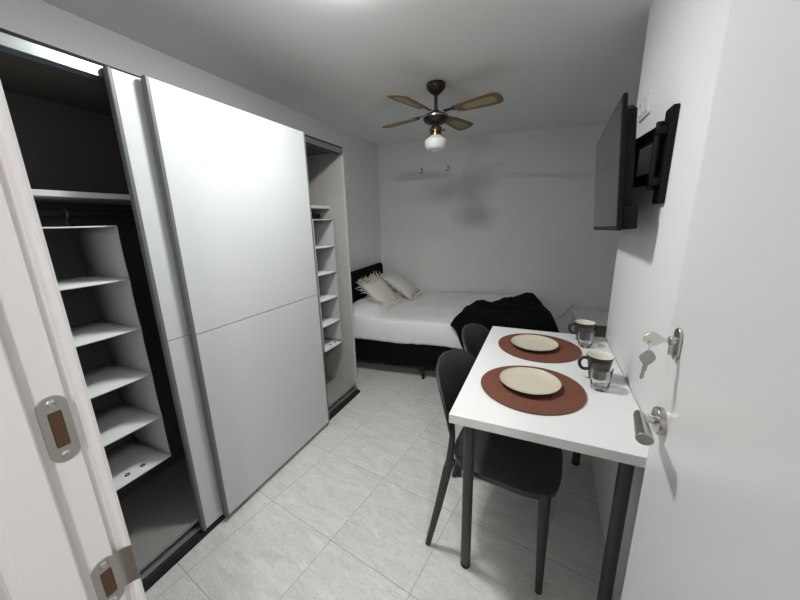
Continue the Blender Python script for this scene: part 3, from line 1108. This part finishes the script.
obj('trim_band', bm, M_brassl, fan, smooth=True)['label'] = 'pale metal band'
zb = -.178
for k in range(4):
    Mk = Matrix.Rotation(math.radians(75 + 90 * k), 4, 'Z') @ Matrix.Translation((0, 0, zb)) @ Matrix.Rotation(math.radians(-11), 4, 'X')
    bm = bmesh.new()
    out = [(.150, -.030), (.180, -.045), (.36, -.062), (.415, -.062), (.440, -.042), (.445, -.015), (.445, .015), (.440, .042), (.415, .062), (.36, .062), (.180, .045), (.150, .030)]
    prism(bm, out, -.0035, .0035, Mk)
    b = obj('blade', bm, M_fanw, fan, bevel=.001)
    bm = bmesh.new()
    inn = [(.205, -.018), (.225, -.026), (.37, -.036), (.405, -.030), (.413, 0), (.405, .030), (.37, .036), (.225, .026), (.205, .018), (.200, 0)]
    prism(bm, inn, -.0042, .0042, Mk)
    obj('cane_inset', bm, M_cane, b)['label'] = 'pale woven cane inset'
    bm = bmesh.new()
    prism(bm, [(.060, -.014), (.105, -.012), (.150, -.030), (.188, -.026), (.196, 0), (.188, .026), (.150, .030), (.105, .012), (.060, .014)], .0045, .0085, Mk)
    obj('blade_iron', bm, M_fanb, fan, bevel=.001)
bm = bmesh.new()
lathe(bm, [(0, -.240), (.020, -.240), (.022, -.252), (.036, -.258), (.040, -.264), (.040, -.288), (.034, -.292), (.034, -.300), (.043, -.304), (.043, -.312), (0, -.312)], 40)
for a in (20, 140, 260):
    c, s = math.cos(math.radians(a)), math.sin(math.radians(a))
    tube(bm, [V(.034 * c, .034 * s, -.276), V(.052 * c, .052 * s, -.276), V(.053 * c, .053 * s, -.276), V(.060 * c, .060 * s, -.276)], [.004, .004, .0085, .007], 12)
obj('lamp_fitter', bm, M_brass, fan, smooth=True)
bm = bmesh.new()
lathe(bm, [(.041, -.308), (.044, -.318), (.060, -.326), (.073, -.336), (.0755, -.350), (.0725, -.372), (.066, -.390), (.052, -.396), (.034, -.399), (.022, -.406), (0, -.410)], 48)
obj('lamp_shade', bm, M_opal, fan, smooth=True, angle=60)
# ------------------------------------------------------------------ lamps that light the place
cl = empty('ceiling_light', (-.70, 1.11, H), 'round flush ceiling lamp over the table side of the room', 'ceiling lamp')
bm = bmesh.new()
lathe(bm, [(.0, 0), (.112, 0), (.112, -.008), (0, -.008)], 48)
obj('frame', bm, M_swi, cl, smooth=True)
bm = bmesh.new()
lathe(bm, [(.108, -.009), (.106, -.016), (.092, -.022), (.05, -.026), (0, -.027)], 48)
obj('diffuser', bm, M_emit, cl, smooth=True)
hl = empty('hall_light', (.50, -.74, H), 'round flush ceiling lamp in the hallway outside the door', 'ceiling lamp')
bm = bmesh.new()
lathe(bm, [(.0, 0), (.062, 0), (.062, -.008), (0, -.008)], 48)
obj('frame', bm, M_swi, hl, smooth=True)
bm = bmesh.new()
lathe(bm, [(.055, -.009), (.052, -.022), (.043, -.034), (.025, -.040), (0, -.042)], 48)
obj('diffuser', bm, M_emith, hl, smooth=True)
M_emit.node_tree.nodes['Emission'].inputs[1].default_value = 170
M_emith.node_tree.nodes['Emission'].inputs[1].default_value = 470

w = bpy.data.worlds.new('world')
scn.world = w
w.use_nodes = True
w.node_tree.nodes['Background'].inputs[0].default_value = (.02, .02, .02, 1)
w.node_tree.nodes['Background'].inputs[1].default_value = .2

# ------------------------------------------------------------------ camera
R = ((.9139783, .0738908, -.3989786), (.4050245, -.2254379, .8860772), (-.0244719, -.9714514, -.2359729))
cam = bpy.data.cameras.new('camera')
co = bpy.data.objects.new('camera', cam)
COL.objects.link(co)
m = Matrix([[r[0], -r[1], -r[2], 0] for r in R] + [[0, 0, 0, 1]])
m.translation = (0, 0, 1.38)
co.matrix_world = m
cam.sensor_width = 36
cam.lens = 320.014 / 800 * 36
cam.clip_start = .01
scn.camera = co

vs = scn.view_settings
scn.display_settings.display_device = 'sRGB'
vs.view_transform = 'Standard'
vs.look = 'None'
vs.exposure = 0
vs.gamma = 1
vs.use_curve_mapping = False
